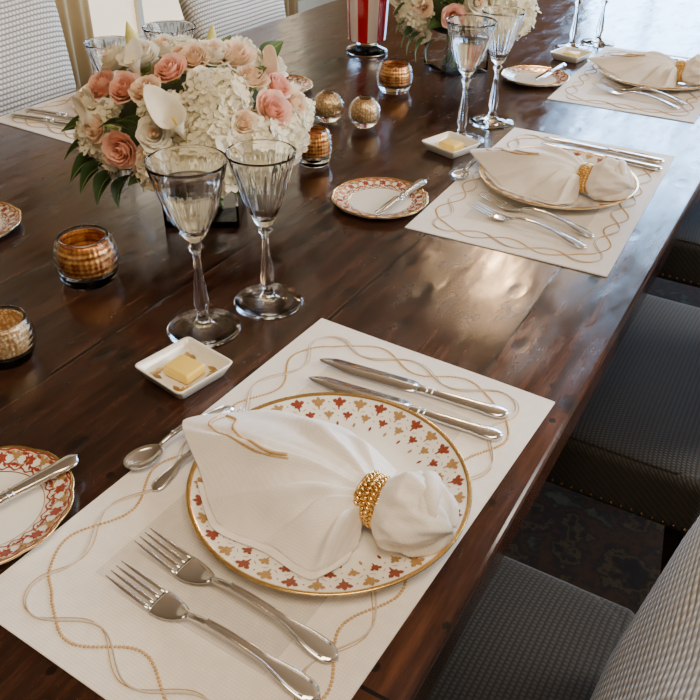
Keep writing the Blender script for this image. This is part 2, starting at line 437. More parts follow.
pm2=dup(pm,(-.2133,.7052,T),.0325,'white linen placemat with gold embroidery on dark table',PG)
pm3=dup(pm,(-.235,1.45,T),.03,'white linen placemat with gold embroidery at farther setting',PG)
pm4=dup(pm,(-1.14,.69,T),pi-.03,'white linen placemat across the table beside flowers',PG)

# ------------------------------------------------------------------ plates
def zplate(r,R,h):
    w=R*.64
    if r<w: return .0045
    t=(r-w)/(R-w); return .0045+(h-.0045)*(t**1.15)
def plate(name,R,h,kind):
    b=B()
    prof=[(.0005,.0008),(R*.5,.0008),(R*.52,0),(R*.55,0),(R*.57,.001)]
    for t in(.7,.8,.9,.97): prof.append((R*t,max(.001,zplate(R*t,R,h)-.0035)))
    prof+=[(R-.0005,h-.0012),(R,h-.0003),(R-.0008,h+.0006)]
    for t in(.985,.95,.9,.85,.8,.75,.7,.66,.64,.6,.4,.2): prof.append((R*t,zplate(R*t,R,h)))
    prof.append((.0005,.0045))
    g=(lambda a,r,z:1+(.022*abs(cos(6*a))*max(0,(r/R-.7)/.3))) if kind=='bread' else None
    b.lathe(prof,M_PORC,96,g)
    b.lathe([(R-.0042 if kind=='dinner' else R-.0028,zplate(R-.0035,R,h)+.0003),(R-.0006,h+.0011),(R+.0006,h-.0002),(R-.0002,h-.0014)],M_GOLD,96,g,False,False)
    def P(x_t,y_r,r0,a0):
        rr=r0+y_r; aa=a0+x_t/r0; q=g(aa,rr,0) if g else 1
        return (rr*q*cos(aa),rr*q*sin(aa),zplate(rr,R,h)+.00045)
    def decal(pts,r0,a0,m,rot=0,s=1,sx=1):
        vs=[];c,s_=cos(rot),sin(rot)
        for (x,y) in [(0,0)]+pts:
            x,y=x*s*sx,y*s; x,y=x*c-y*s_,x*s_+y*c
            vs.append(P(x,y,r0,a0))
        n=len(pts); b.add(vs,[(0,1+i,1+(i+1)%n) for i in range(n)],m,False)
    def wavy(r0,amp,nw,ph,w,m,N=240):
        rs=[[P(0,d,r0+amp*sin(nw*2*pi*k/N+ph),2*pi*k/N) for d in(-w/2,w/2)] for k in range(N+1)]
        b.rings(rs,m,False,False,False)
    maple=[(0,1),(.28,.62),(.26,.44),(.56,.66),(.92,.46),(.76,.12),(.46,-.02),(.54,-.34),(.22,-.40),(.12,-.60),(.10,-1),(-.10,-1),(-.12,-.60),(-.22,-.40),(-.54,-.34),(-.46,-.02),(-.76,.12),(-.92,.46),(-.56,.66),(-.26,.44),(-.28,.62)]
    leaf=[(0,1),(.34,.45),(.42,0),(.28,-.5),(0,-1),(-.28,-.5),(-.42,0),(-.34,.45)]
    dot=[(cos(2*pi*k/8),sin(2*pi*k/8)) for k in range(8)]
    bar=[(-1,.10),(0,.16),(1,.10),(1,-.10),(0,-.16),(-1,-.10)]
    if kind=='dinner':
        n=34
        for k in range(n):
            a=2*pi*k/n
            decal(maple,R*.902,a,M_RUST if k%2 else M_OCH,0,.0082)
            decal(dot,R*.910,a+pi/n,M_OCH,0,.0010)
            decal(bar,R*.848,a+pi/n*.5,M_OCH,.6,.0026); decal(bar,R*.848,a-pi/n*.5,M_OCH,-.6,.0026)
            decal(maple,R*.790,a+pi/n,M_OCH if k%2 else M_RUST,0,.0060)
            decal(dot,R*.785,a,M_OCH,0,.0009)
            decal(leaf,R*.712,a,M_RUST if k%2 else M_OCH,0,.0034)
    else:
        n=14
        wavy(R*.84,R*.085,n,0,.0018,M_RED); wavy(R*.84,R*.085,n,pi,.0018,M_OCH)
        wavy(R*.955,.0008,28,0,.0018,M_RED); wavy(R*.70,R*.02,28,0,.0018,M_RED); wavy(R*.925,.0005,28,0,.0006,M_OCH)
        for k in range(n):
            a=2*pi*k/n
            fl=[((1 if j%2 else .62)*cos(2*pi*j/12),(1 if j%2 else .62)*sin(2*pi*j/12)) for j in range(12)]
            decal(fl,R*.84,a,M_RED,0,.0068); decal(dot,R*.84,a,M_OCH,0,.0026)
            decal(maple,R*.87,a+pi/n,M_OCH,0,.0062); decal(dot,R*.875,a+pi/n,M_RED,0,.0020)
            decal(leaf,R*.76,a+pi/n,M_RED,1.57,.0046)
            for q in(.33,.66,1.34,1.66):
                decal(dot,R*.925,a+pi/n*q,M_OCH,0,.0015); decal(leaf,R*.745,a+pi/n*q,M_RED,.6 if q<1 else -.6,.0030)
            decal(leaf,R*.91,a+pi/n*.5,M_RED,1.2,.0038); decal(leaf,R*.91,a-pi/n*.5,M_RED,-1.2,.0038)
        b.lathe([(R*.645,.0052),(R*.657,.0056)],M_GOLD,64,None,False,False)
    return b.obj(name)
ZM=T+.0021
PP='gold-rimmed dinner plates'
p1=plate('dinner_plate',.135,.018,'dinner'); p1.location=(-.1607,-.1185,ZM); tag(p1,'white dinner plate with gold rim and rust leaf motifs, under napkin','plate',PP)
C1=(-.1607,-.1185); C2=(-.2128,.7227); C3=(-.213,1.465); C4=(-1.14,.70)
dup(p1,(C2[0],C2[1],ZM),.3,'white dinner plate with rust leaf motifs at second setting',PP)
dup(p1,(C3[0],C3[1],ZM),.7,'white dinner plate with rust leaf motifs at farther setting',PP)
dup(p1,(C4[0],C4[1],ZM),1.1,'white dinner plate across the table behind flowers',PP)
PB='bread plates with crimson pattern'
bp=plate('bread_plate',.0785,.013,'bread'); bp.location=(-.422,-.304,T); tag(bp,'small bread plate with crimson and gold floral rim holding knife','plate',PB)
for i,(x,y) in enumerate(((-.439,.496),(-.930,.078),(-.457,1.302),(-.93,.915))):
    dup(bp,(x,y,T),.4*i+.2,('small crimson patterned bread plate with butter knife across it','small crimson patterned bread plate, empty, on bare wood','small crimson patterned bread plate near water goblets','small crimson patterned bread plate beside the flowers')[i],PB)

# ------------------------------------------------------------------ cutlery
def sect(b,secs,m,n=12,X=None):
    rs=[]
    for (x,y,z,w,t) in secs:
        rs.append([(x,y+w/2*cos(2*pi*j/n),z+t/2*sin(2*pi*j/n)) for j in range(n)])
    b.rings(rs,m,X=X)
def handle(b,x0,x1,z0,m,wn=.006,we=.021,thk=.0035):
    secs=[];L=x1-x0
    for i in range(25):
        t=i/24; x=x0+L*t
        w=wn+(we*.55-wn)*t**1.3
        if t>.62: w+= (we-we*.55)*sin(pi/2*min(1,(t-.62)/.25))
        if t>.88: w*=math.sqrt(max(0.02,1-((t-.88)/.12)**2))
        z=z0+.010*sin(pi*t**.8)*(1-t*.3) - (z0-.0022)*t
        secs.append((x,0,z,w,thk+ (.002 if t<.2 else 0)))
    sect(b,secs,m)
    for sgn in(-1,1):
        path=[]
        for i in range(4,23):
            x,y,z,w,t_=secs[i]; path.append((x,sgn*w*.36,z+t_*.42))
        b.tube(path,.0009,m,6)
def fork(L=.213,s=1):
    b=B(); m=M_SILV
    for k in range(4):
        y=(-1.5+k)*.0066
        secs=[]
        for i in range(9):
            t=i/8; x=.002+.050*t; z=.0125-.0085*t
            secs.append((x,y*(.92+.08*t),z,.0012+.0022*min(1,t*3)+(.0006*t),.0018))
        sect(b,secs,m,8)
    secs=[]
    for i in range(11):
        t=i/10; x=.050+.034*t; w=.0245*(1-t)**.55*(1+.12*sin(pi*t))+.006*t**.6 if t<1 else .006
        z=.0042-.0012*sin(pi*t)+.004*t*t
        secs.append((x,0,z,max(w,.006),.0022+.001*t))
    sect(b,secs,m,16)
    handle(b,.083,L,.008,m)
    return b.obj('fork')
def spoon(L=.140,bl=.044,bw=.030):
    b=B(); m=M_SILV; n=24
    def ring(sc,dz,up):
        out=[]
        for j in range(n):
            a=2*pi*j/n; x=bl/2+bl/2*sc*cos(a); w=bw/2*sc*sin(a)*(1-.12*cos(a)); out.append((x,w,up+dz))
        return out
    rs=[ring(.03,.0015,0),ring(.5,.003,0),ring(.8,.005,0),ring(.97,.0075,0),ring(1.0,.0085,0),ring(.97,.0088,0),ring(.8,.0066,0),ring(.5,.0044,0),ring(.03,.003,0)]
    b.rings(rs,m); handle(b,bl-.003,L,.0085,m,.005,.016); return b.obj('spoon')
def knife(L=.232,bf=.55,w=.020,name='dinner_knife'):
    b=B(); m=M_SILV; xb=L*bf; rs=[]
    for i in range(20):
        t=i/19; x=xb*t
        top=w*.55*min(1,(t*6)**.6 if t<.17 else 1); bot=w*.45*(min(1,(t*3.0)**.8) if t<.34 else 1)
        if t>.93: bot*=1-.4*(t-.93)/.07; top*=1-.3*(t-.93)/.07
        z=.0040; th=.0010+.0008*t
        rs.append([(x,-bot,z),(x,0,z-th),(x,top,z-th),(x,top,z+th),(x,0,z+th),(x,-bot+.0001,z+.0002)])
    b.rings(rs,m)
    secs=[]
    for i in range(24):
        t=i/23; x=xb-.002+(L-xb+.002)*t
        ww=.011+.006*sin(pi/2*t)+(.003*sin(pi*min(1,max(0,(t-.7)/.3))))
        if t<.08: ww=.013
        if t>.92: ww*=math.sqrt(max(.03,1-((t-.92)/.08)**2))
        secs.append((x,0,.0042,ww,.0078))
    sect(b,secs,m,14)
    for q in(.1,.16): 
        x=xb+(L-xb)*q; sect(b,[(x-.001,0,.0042,.0125,.0086),(x,0,.0042,.0145,.0095),(x+.001,0,.0042,.0125,.0086)],m,14)
    return b.obj(name)
def place(o,a,bb,z,pitch=0):
    o.location=(a[0],a[1],z); o.rotation_euler=(0,-pitch if pitch else 0,math.atan2(bb[1]-a[1],bb[0]-a[0]))
fk=fork(); FG='silver dinner forks'; 
place(fk,(-.272,-.259),(-.062,-.272),ZM); tag(fk,'polished silver dinner fork on white placemat beside plate','fork',FG)
def dplace(src,a,bb,z,label,group,pitch=0):
    o=dup(src,(0,0,0),0,label,group); place(o,a,bb,z,pitch); return o
dplace(fk,(-.267,-.300),(-.058,-.307),ZM,'polished silver fork, outermost on white placemat',FG)
dplace(fk,(-.305,.596),(-.100,.554),ZM,'silver fork beside plate at second setting',FG)
dplace(fk,(-.305,.552),(-.102,.512),ZM,'silver fork beside plate at second setting',FG)
dplace(fk,(-.314,1.350),(-.107,1.300),ZM,'silver fork beside plate at farther setting',FG)
dplace(fk,(-.320,1.310),(-.112,1.258),ZM,'silver fork beside plate at farther setting',FG)
kn=knife(); KG='silver dinner knives'
place(kn,(-.285,.059),(-.058,.078),ZM); tag(kn,'polished silver dinner knife on white placemat','knife',KG)
dplace(kn,(-.277,.022),(-.053,.040),ZM,'polished silver dinner knife beside dinner plate rim',KG)
dplace(kn,(-.305,.930),(-.085,.922),ZM,'silver knife at second setting',KG)
dplace(kn,(-.300,.893),(-.082,.883),ZM,'silver knife at second setting',KG)
dplace(kn,(-.305,1.665),(-.085,1.660),ZM,'silver knife at farther setting',KG)
dplace(kn,(-1.06,.505),(-1.285,.470),ZM,'silver knife on placemat across the table',KG)
dplace(kn,(-1.06,.535),(-1.285,.510),ZM,'silver knife on placemat across the table',KG)
sp=spoon(); SG='silver dessert spoons'
place(sp,(-.347,-.199),(-.318,-.06),ZM); tag(sp,'silver dessert spoon lying above dinner plate under napkin corner','spoon',SG)
dplace(sp,(-.368,.640),(-.362,.80),ZM,'silver dessert spoon above second dinner plate',SG)
df=dplace(fk,(-.2975,-.065),(-.3080,-.206),ZM,'small silver dessert fork beside plate rim, handle showing',FG); df.scale=(.66,.75,.75)
bk=knife(.165,.5,.016,'butter_knife'); BG='silver butter knives'
place(bk,(-.430,-.378),(-.392,-.222),T+.0135); tag(bk,'silver butter knife resting across bread plate','knife',BG)
dplace(bk,(-.405,.419),(-.402,.583),T+.0135,'silver butter knife resting across bread plate',BG)
dplace(bk,(-.437,1.250),(-.425,1.41),T+.0135,'silver butter knife resting across bread plate',BG)

# ------------------------------------------------------------------ napkin + ring
def catmull(P,t):
    n=len(P)-1; x=t*n; i=min(int(x),n-1); f=x-i
    g=lambda k:Vector(P[max(0,min(n,k))])
    a,b_,c,d=g(i-1),g(i),g(i+1),g(i+2)
    cm=.5*((2*b_)+(-a+c)*f+(2*a-5*b_+4*c-d)*f*f+(-a+3*b_-3*c+d)*f**3)
    return cm.lerp(b_.lerp(c,f),.35)
FAN=[(.060,-.050,.010),(.046,-.098,.0150),(-.006,-.092,.0100),(-.058,-.098,.0170),(-.112,-.056,.0215),(-.170,-.010,.026),(-.114,.040,.026),(-.055,.068,.020),(.0,.070,.014),(.046,.052,.010)]
RC=Vector((.064,-.014,.030))
PLE=((.11,.08,.022),(.24,.07,.017),(.37,.07,.015),(.50,.06,.011),(.70,.08,.015),(.86,.07,.013))
def nap_pt(s,t):
    F=catmull(FAN,t)
    a=(t-.5)*2
    neck=Vector((RC.x-.010,RC.y+a*.0165,RC.z-.004+.016*(1-a*a)))
    p=neck.lerp(F,s**.92)
    bul=(1-abs(a)**3)
    p.z+=.020*bul*sin(pi*min(1,s)**.85)*(1-.35*s)
    k=min(1,s*2.0)
    fold=0
    for (c,w,h) in PLE:
        c2=c+.022*sin(3*s+9*c); d=(t-c2)/w
        if -1<d<.45: fold+=h*(1-cos(pi*((1+d) if d<0 else (1-d/.45))))*.5
    fold+=.0030*abs(sin(2*pi*7*t))*max(0,1-s*1.5)
    p.z+=(fold-.001)*k*(1-.76*s**2)
    p.y+=.0035*sin(14*s+8*t)*s*(1-s)*2
    p.z=max(p.z,zplate(min(.134,math.hypot(p.x,p.y)),.135,.018)+.0032)
    return p
def napkin():
    e=empty('napkin',(0,0,0))
    b=B(); ns,nt=26,130
    top=[[nap_pt(i/ns,j/nt) for j in range(nt+1)] for i in range(ns+1)]
    def bot(p):
        r=math.hypot(p.x,p.y); zz=zplate(min(.134,r),.135,.018)+.0010 if r<.136 else p.z-.0026
        return Vector((p.x,p.y,min(p.z-.0015,max(zz,p.z-.006))))
    b.sheet(top,[[bot(p) for p in r] for r in top],M_NAP)
    lt=[];lb=[]
    for i in range(11):
        s=.55+.47*i/10; r1=[]
        for j in range(45):
            t=.03+.40*j/44; p=nap_pt(min(1,s),t).copy(); c=Vector((RC.x,RC.y,p.z)); dv=(p-c); dv.z=0
            if s>1: p=p+dv.normalized()*(s-1)*.25
            p=p+Vector((.003,-.0035,0))*((s-.55)/.47)
            r=math.hypot(p.x,p.y); p.z=min(p.z-.0045,zplate(min(.134,r),.135,.018)+.0045)
            p.z=max(p.z,zplate(min(.134,r),.135,.018)+.0022); r1.append(p)
        lt.append(r1); lb.append([p-Vector((0,0,.0012)) for p in r1])
    b.sheet(lt,lb,M_NAP)
    rs=[];n=110
    def tri(x): return (1-abs((x%1)-.5)*2)**1.2-.45
    for i in range(33):
        u=i/32; x=RC.x-.014+.082*u
        v=max(0,(u-.14)/.86)
        base=.0165+.0210*min(1,v*3.2)**.7 if u>.14 else .0165
        base*=math.sqrt(max(.012,1-max(0,(v-.42)/.58)**2.2))
        ring=[]
        for j in range(n):
            a=2*pi*j/n; k=min(1,max(0,(u-.08)*2.6))
            rr=base*(1+k*(.16*tri(4*a/(2*pi)+.9*u+.1)+.11*tri(9*a/(2*pi)-1.1*u)+.05*tri(17*a/(2*pi)+2*u)))
            y=RC.y+.001+rr*1.04*cos(a); z=RC.z+.004+rr*.94*sin(a)
            ring.append((x+.003*sin(3*a+1)*k,y,max(z,zplate(min(.134,math.hypot(x,y)),.135,.018)+.0015)))
        rs.append(ring)
    b.rings(rs,M_NAP)
    for (a0,a1,x0,dx,ra,th_) in((-.4,2.4,.016,.042,.034,.0095),(.5,2.9,.030,.022,.029,.0070)):
        path=[]
        for i in range(30):
            u=i/29; a=a0+(a1-a0)*u
            path.append((RC.x+x0+dx*u, RC.y+.001+ra*cos(a)*(.55+.45*sin(pi*u)), RC.z+.004+ra*.88*sin(a)*(.8+.2*sin(pi*u))))
        b.tube(path,lambda t,h=th_:.0006+h*sin(pi*t)**.9,M_NAP,10)
    b.obj('cloth',parent=e)
    b=B()
    def bead(s,t,r=.0014):
        p=nap_pt(s,t); b.sphere((p.x,p.y,p.z+.0006),(r,r,r*.7),M_THREAD,6,4)
    # gold chain curling down from the corner into a slim loop
    for i in range(66):
        u=i/65; bead(.92-.50*u,.612-.135*u+.022*sin(2*pi*1.0*u),.0020)
    for i in range(130):
        u=i/129; bead(.92-.50*u,.596-.130*u-.034*sin(pi*u),.0011)
    for i in range(130):
        u=i/129; bead(.90-.46*u,.604-.125*u-.050*sin(pi*u),.0008)
    b.obj('embroidery',parent=e)
    return e
def ring_obj():
    b=B(); X=Matrix.Rotation(pi/2,4,'Y')
    R=.0220; hw=.0180
    prof=[(R-.001,-hw),(R+.0008,-hw),(R+.0008,hw),(R-.001,hw)]
    b.lathe(prof,M_GOLD,48,None,loop=True,X=X)
    rows=6; n=30
    for i in range(rows):
        x=-hw+.0032+(2*hw-.0064)*i/(rows-1)
        for k in range(n):
            a=2*pi*(k+.5*(i%2))/n
            Xm=Matrix.Rotation(a,4,'X')@Matrix.Translation((x,R+.0013,0))@Matrix.Rotation(.55 if i%2 else -.55,4,'Y')
            b.sphere((0,0,0),(.0040,.0018,.0021),M_GOLD,8,6,Xm)
    for sx in(-1,1):
        b.tube([(sx*hw,(R+.001)*cos(2*pi*k/40),(R+.001)*sin(2*pi*k/40)) for k in range(40)],.0014,M_GOLD,6,True)
    return b.obj('napkin_ring')
np_=napkin(); NG='gathered white napkins'; np_.location=(C1[0],C1[1],ZM)
tag(np_,'white napkin gathered through gold ring, fanned across dinner plate','napkin',NG)
rg=ring_obj(); RG='woven gold napkin rings'; rg.location=(C1[0]+RC.x,C1[1]+RC.y,ZM+RC.z+.0015); rg.rotation_euler=(0,0,-.08)
tag(rg,'woven gold napkin ring around white napkin','napkin ring',RG)
for (c,lb,rz) in((C2,'second setting',-.12),(C3,'farther setting',-.05),(C4,'setting across the table',pi)):
    dup(np_,(c[0],c[1],ZM),rz,'white napkin gathered through gold ring on plate, '+lb,NG)
    v=Matrix.Rotation(rz,3,'Z')@Vector((RC.x,RC.y,0))
    dup(rg,(c[0]+v.x,c[1]+v.y,ZM+RC.z+.0015),rz,'woven gold napkin ring, '+lb,RG)

# ------------------------------------------------------------------ goblets
def goblet(name,kind,water):
    e=empty(name,(0,0,0)); b=B()
    if kind=='wide': rim,bz,belly=.0460,.120,[(.0420,.194),(.0355,.171),(.0285,.150),(.0190,.131)]
    else: rim,bz,belly=.0420,.116,[(.0380,.192),(.0305,.167),(.0232,.144),(.0155,.126)]
    foot=[(.0005,.0035),(.030,.0012),(.045,.0004),(.0462,.0014),(.045,.0026),(.030,.0040),(.014,.0075),(.0085,.013),(.0062,.022),(.0092,.034),(.0080,.05),(.0050,.075),(.0040,.093),(.0058,.103),(.0105,.108),(.0058,.113),(.006,.115)]
    if kind!='wide': foot=foot[:-4]+[(.0055,.101),(.0105,.106),(.0058,.110),(.006,.112)]
    flute=lambda a,r,z:1+((.045*abs(cos(12*a))-.022)*min(1,(.203-z)/.02) if .12<z<.203 and r>.015 else (.16*abs(cos(3*a))-.08 if .016<z<.1 and r<.012 else 0))
    outer=foot+[(.012,bz)]+[(r,z) for r,z in belly[::-1]]+[(rim-.0008,.2045),(rim,.2080)]
    inner=[(rim-.0003,.2083),(rim-.0006,.2080),(rim-.0014,.2045)]+[(r*.972-.0009,z+.0004) for r,z in belly]+[(.010,bz+.006),(.0005,bz+.0045)]
    b.lathe(outer,M_GLASS,120,flute,True,False)
    o0=len(b.v)
    b.lathe(inner,M_GLASS,120,None,False,True)
    n=120; last=o0-n
    fi=b.mat(M_GLASS)
    for j in range(n):
        k=(j+1)%n; b.f.append((last+j,last+k,o0+k,o0+j)); b.mi.append(fi); b.sm.append(True)
    b.obj('glass_body',parent=e)
    if water:
        b=B(); lv=.183
        pr=[(.0005,bz+.0055),(.0088,bz+.0070)]+[(r*.95-.0012,z+.0006) for r,z in belly[::-1] if z<lv]
        pr.append((.0360,lv)); pr.append((.0005,lv))
        b.lathe(pr,M_WATER,60); b.obj('water',parent=e)
    return e
GG='cut crystal goblets'
ga=goblet('water_goblet','wide',True); ga.location=(-.4490,.0495,T); ga.scale=(1,1,1.07); tag(ga,'cut crystal water goblet, filled, by butter dish','goblet',GG)
gb=goblet('wine_goblet','tulip',False); gb.location=(-.4170,.145,T); tag(gb,'empty cut crystal wine goblet on bare table','goblet',GG)
dup(ga,(-.446,.842,T),.3,'filled crystal water goblet at second setting',GG); dup(gb,(-.434,.972,T),.3,'empty crystal wine goblet at second setting',GG).scale=(1,1,1.05)
dup(ga,(-.475,1.64,T),.3,'filled crystal water goblet at farther setting',GG); dup(gb,(-.43,1.735,T),.3,'empty crystal wine goblet at farther setting',GG)
dup(ga,(-.87,.51,T),.3,'crystal water goblet behind the flowers',GG); dup(gb,(-.925,.42,T),.3,'crystal wine goblet behind the flowers',GG)

# ------------------------------------------------------------------ butter dishes
def dish():
    b=B(); s=.041
    def sq(h,z,r=.006):
        out=[]
        for (qx,qy,a0) in((1,1,0),(-1,1,pi/2),(-1,-1,pi),(1,-1,3*pi/2)):
            for k in range(5):
                a=a0+pi/2*k/4; out.append((qx*(h-r)+r*cos(a),qy*(h-r)+r*sin(a),z))
        return out
    b.rings([sq(s*.76,0),sq(s*.82,.0015),sq(s*.96,.014),sq(s,.0175),sq(s*.985,.0185),sq(s*.93,.0170),sq(s*.84,.0062),sq(s*.80,.0038),sq(.008,.0034)],M_PORC)
    leaf=[(0,1),(.34,.45),(.42,0),(.26,-.5),(0,-1),(-.26,-.5),(-.42,0),(-.34,.45)]
    for sx,sy in((-1,1),(1,1),(1,-1),(-1,-1)):
        for (dx,dy,a) in((.0250,.0240,.8),(.0262,.0160,.15),(.0175,.0262,1.45)):
            cx,cy=sx*dx,sy*dy; aa=a*sx*sy*-1
            b.add([(cx,cy,.0058)]+[(cx+.0078*(x*cos(aa)-y*sin(aa)),cy+.0078*(x*sin(aa)+y*cos(aa)),.0058) for x,y in leaf],[(0,1+i,1+(i+1)%8) for i in range(8)],M_GOLD,False)
    return b.obj('butter_dish')
def butter():
    b=B(); b.rbox((0,0,.0064),(.038,.032,.0128),M_BUTTER,.003,4)
    return b.obj('butter_pat')
d1=dish(); b1=butter(); DG='square porcelain butter dishes'; BTG='butter pats'
ds=[((-.404,-.0415),-.18),((-.439,.778),-.3),((-.443,1.535),-.2)]
for i,((x,y),r) in enumerate(ds):
    if i==0:
        d1.location=(x,y,T); d1.rotation_euler=(0,0,r); b1.location=(x+.001,y-.001,T+.0046); b1.rotation_euler=(0,0,r+.1)
        tag(d1,'square white porcelain butter dish beside placemat','dish',DG); tag(b1,'yellow butter pat in square white dish','butter',BTG)
    else:
        dup(d1,(x,y,T),r,'square white butter dish near goblets',DG); dup(b1,(x,y,T+.0046),r+.1,'yellow butter pat in white dish near goblets',BTG)

# ------------------------------------------------------------------ votives
def votive(R,Hh,ball=False,name='votive_holder',liner=None,open_=.80):
    e=empty(name,(0,0,0)); b=B()
    if ball: prof=[(R*sin(pi*(.12+.76*t)),R*(1-cos(pi*(.12+.76*t)))-R*.02) for t in [i/24 for i in range(25)]]
    else:
        prof=[]
        for i in range(29):
            t=i/28; r=R*(.60+.40*sin(pi*(t*open_+.10))**.75)
            prof.append((r*(1+.012*sin(2*pi*7*t)),Hh*t))
    z0=prof[0][1]; prof=[(r,z-z0) for r,z in prof]
    th=.0028; f0=.20
    outer=[(.0005,0)]+prof; inner=[(r-th,z) for r,z in prof[::-1] if z>Hh*f0]+[(.0005,Hh*f0)]
    b.lathe(outer+inner,M_AMBER,64); b.obj('glass_shell',parent=e)
    b=B()
    k_=.94
    lin=[((r-th)*k_-.0008,z) for k,(r,z) in enumerate(prof) if z>Hh*(f0+.05) and z<Hh*.95]
    lin2=[(r-.0012,z) for r,z in lin[::-1]]+[(.0005,Hh*(f0+.05))]
    md=lambda a,r,z:1+.035*abs(cos(16*a))-.018
    b.lathe([(.0005,Hh*(f0+.03))]+lin+lin2,liner or (M_DOT if ball else M_MERC),128,md); b.obj('gilt_liner',parent=e)
    b=B(); b.lathe([(.0005,Hh*.30),(R*.5,Hh*.30),(R*.5,Hh*.5),(.0005,Hh*.51)],M_WAX,24); b.obj('candle',parent=e)
    return e
VG='mercury glass votive holders'
v1=votive(.0435,.066); v1.location=(-.663,.067,T); tag(v1,'ribbed amber-gold glass votive holder on dark wood','candle holder',VG)
v2=votive(.036,.053,False,'votive_holder',M_DOT,.72); v2.location=(-.610,-.120,T); tag(v2,'dotted gold mercury-glass votive cup on dark wood','candle holder',VG)
o=dup(v1,(-.627,.590,T),.5,'ribbed amber-gold votive holder tucked beside flowers',VG); o.scale=(.78,.78,1.0)
o=dup(v1,(-.705,1.055,T),.2,'ribbed amber-gold votive holder near striped vessel',VG); o.scale=(.95,.95,.95)
v3=votive(.033,.062,True,'glass_ball_votive'); v3.location=(-.722,.795,T); tag(v3,'round dotted glass ball votive beside flowers','candle holder','round glass ball votives')
dup(v3,(-.642,.805,T),.6,'round dotted glass ball votive beside bread plate','round glass ball votives')

# ------------------------------------------------------------------ striped vessel
e=empty('striped_vessel',(-.918,1.308,T)); tag(e,'red and white vertically striped glass vessel on clear foot','vase')
b=B(); b.lathe([(.0005,0),(.052,0),(.055,.006),(.05,.012),(.028,.02),(.028,.026),(.05,.034),(.0005,.034)],M_GLASS,48); b.obj('foot',parent=e)
b=B(); n=12
for k in range(n):
    m_=M_STRIPE if k%2 else M_STRIPEW
    rs=[]
    for (r,z) in((.048,.034),(.05,.06),(.053,.12),(.058,.2),(.062,.24),(.059,.24),(.05,.12),(.046,.045)):
        rs.append([(r*cos(2*pi*(k+q/6)/n),r*sin(2*pi*(k+q/6)/n),z) for q in range(7)])
    b.rings(rs,m_,False,False,False)
b.obj('striped_bowl',parent=e)

# ------------------------------------------------------------------ flowers
def petal_patch(b,m,a,hw,rb,rt,h,curl,z0=0,nu=5,nv=6):
    rs=[]
    ph=random.uniform(0,6)
    for i in range(nv+1):
        v=i/nv; ring=[]
        for j in range(nu+1):
            u=-1+2*j/nu; w=hw*(.55+.6*sin(pi*(.15+.62*v)))
            ang=a+u*w; rad=rb+(rt-rb)*sin(pi/2*v)**1.1+curl*max(0,v-.7)**1.5*(1-.3*u*u)*2
            rad*=1+.05*v*sin(4*u+ph)
            z=z0+h*v*(1-.14*u*u*v)-curl*1.1*max(0,v-.78)+h*.05*v*sin(5*u+ph)
            ring.append((rad*cos(ang),rad*sin(ang),z))
        rs.append(ring)
    b.rings(rs,m,False,False,False)
def rose(m,m2,R=.03):
    b=B()
    specs=[(3,.10,.16,1.02,0,.9),(4,.18,.30,1.06,.05,.85),(5,.25,.46,1.04,.2,.75),(5,.32,.62,.98,.45,.72),(6,.38,.78,.90,.7,.66),(6,.42,.95,.74,.95,.62)]
    for li,(n,rb,rt,h,cu,hw) in enumerate(specs):
        for i in range(n):
            a=2*pi*i/n+li*.7+random.uniform(-.15,.15)
            petal_patch(b,m if li>1 else m2,a,hw*2.1/(n**.35),R*rb*.6,R*rt*random.uniform(.9,1.12),R*1.15*h*random.uniform(.90,1.06),R*.5*cu,-R*.3)
    b.sphere((0,0,0),(R*.25,R*.25,R*.6),m2,8,6)
    b.lathe([(.0005,-R*.7),(R*.35,-R*.5),(R*.45,-R*.3),(.0005,-R*.2)],P_LIME,10)
    return b.obj('rose')
def hydrangea(R=.045,n=170):
    b=B(); b.sphere((0,0,0),R*.86,P_HYDC,16,10)
    for k in range(n):
        z=1-1.75*(k+.5)/n; r=math.sqrt(max(0,1-z*z)); a=k*2.39996
        nrm=Vector((r*cos(a),r*sin(a),z)).normalized()
        tl=Vector([random.uniform(-.5,.5) for _ in range(3)])
        bump_=1+.12*sin(4*a+3*z)*cos(5*z+a)
        q=(nrm+tl).normalized().to_track_quat('Z','Y'); q=q@Quaternion((0,0,1),random.uniform(0,6)); X=Matrix.Translation(nrm*R*bump_*random.uniform(.88,1.10))@q.to_matrix().to_4x4()
        s=R*.235*random.uniform(.75,1.15)
        for p in range(4):
            a2=pi/2*p; c,s_=cos(a2),sin(a2)
            loc=[(0,0,0),(.6,.5,.15),(1.1,.35,.30),(1.22,0,.24),(1.1,-.35,.30),(.6,-.5,.15),(.7,0,.05)]
            b.add([((x*c-y*s_)*s,(x*s_+y*c)*s,zz*s+.0004*p) for x,y,zz in loc],[(0,1,6),(1,2,6),(2,3,6),(3,4,6),(4,5,6),(5,0,6)],P_HYD,True,X)
    return b.obj('hydrangea')
def calla(m,h=.085,R=.030,name='calla_lily'):
    b=B(); rs=[];n=28
    for i in range(15):
        v=i/14; ring=[]
        for j in range(n):
            a=2*pi*j/n; tip=(.5+.5*cos(a))**3
            rr=.004+R*v**1.7*(.85+.35*tip); zz=h*v*(.72+.42*tip*v)-.012*max(0,v-.8)*5*(1-tip)*.6
            ring.append((rr*cos(a)+.012*v*v*(1+tip),rr*sin(a)*(1-.25*v*tip),zz))
        rs.append(ring)
    b.rings(rs,m,True,False)
    rs2=[[(p[0]*.96+.0006,p[1]*.96,p[2]+.0008) for p in r] for r in rs]; b.rings(rs2,m,True,False)
    b.tube([(0.002+.004*t,0,.01+.045*t) for t in[k/6 for k in range(7)]],.0022,P_YEL,8)
    b.tube([(0,0,.004),(0,0,-.04)],.004,P_LIME,8)
    return b.obj(name)
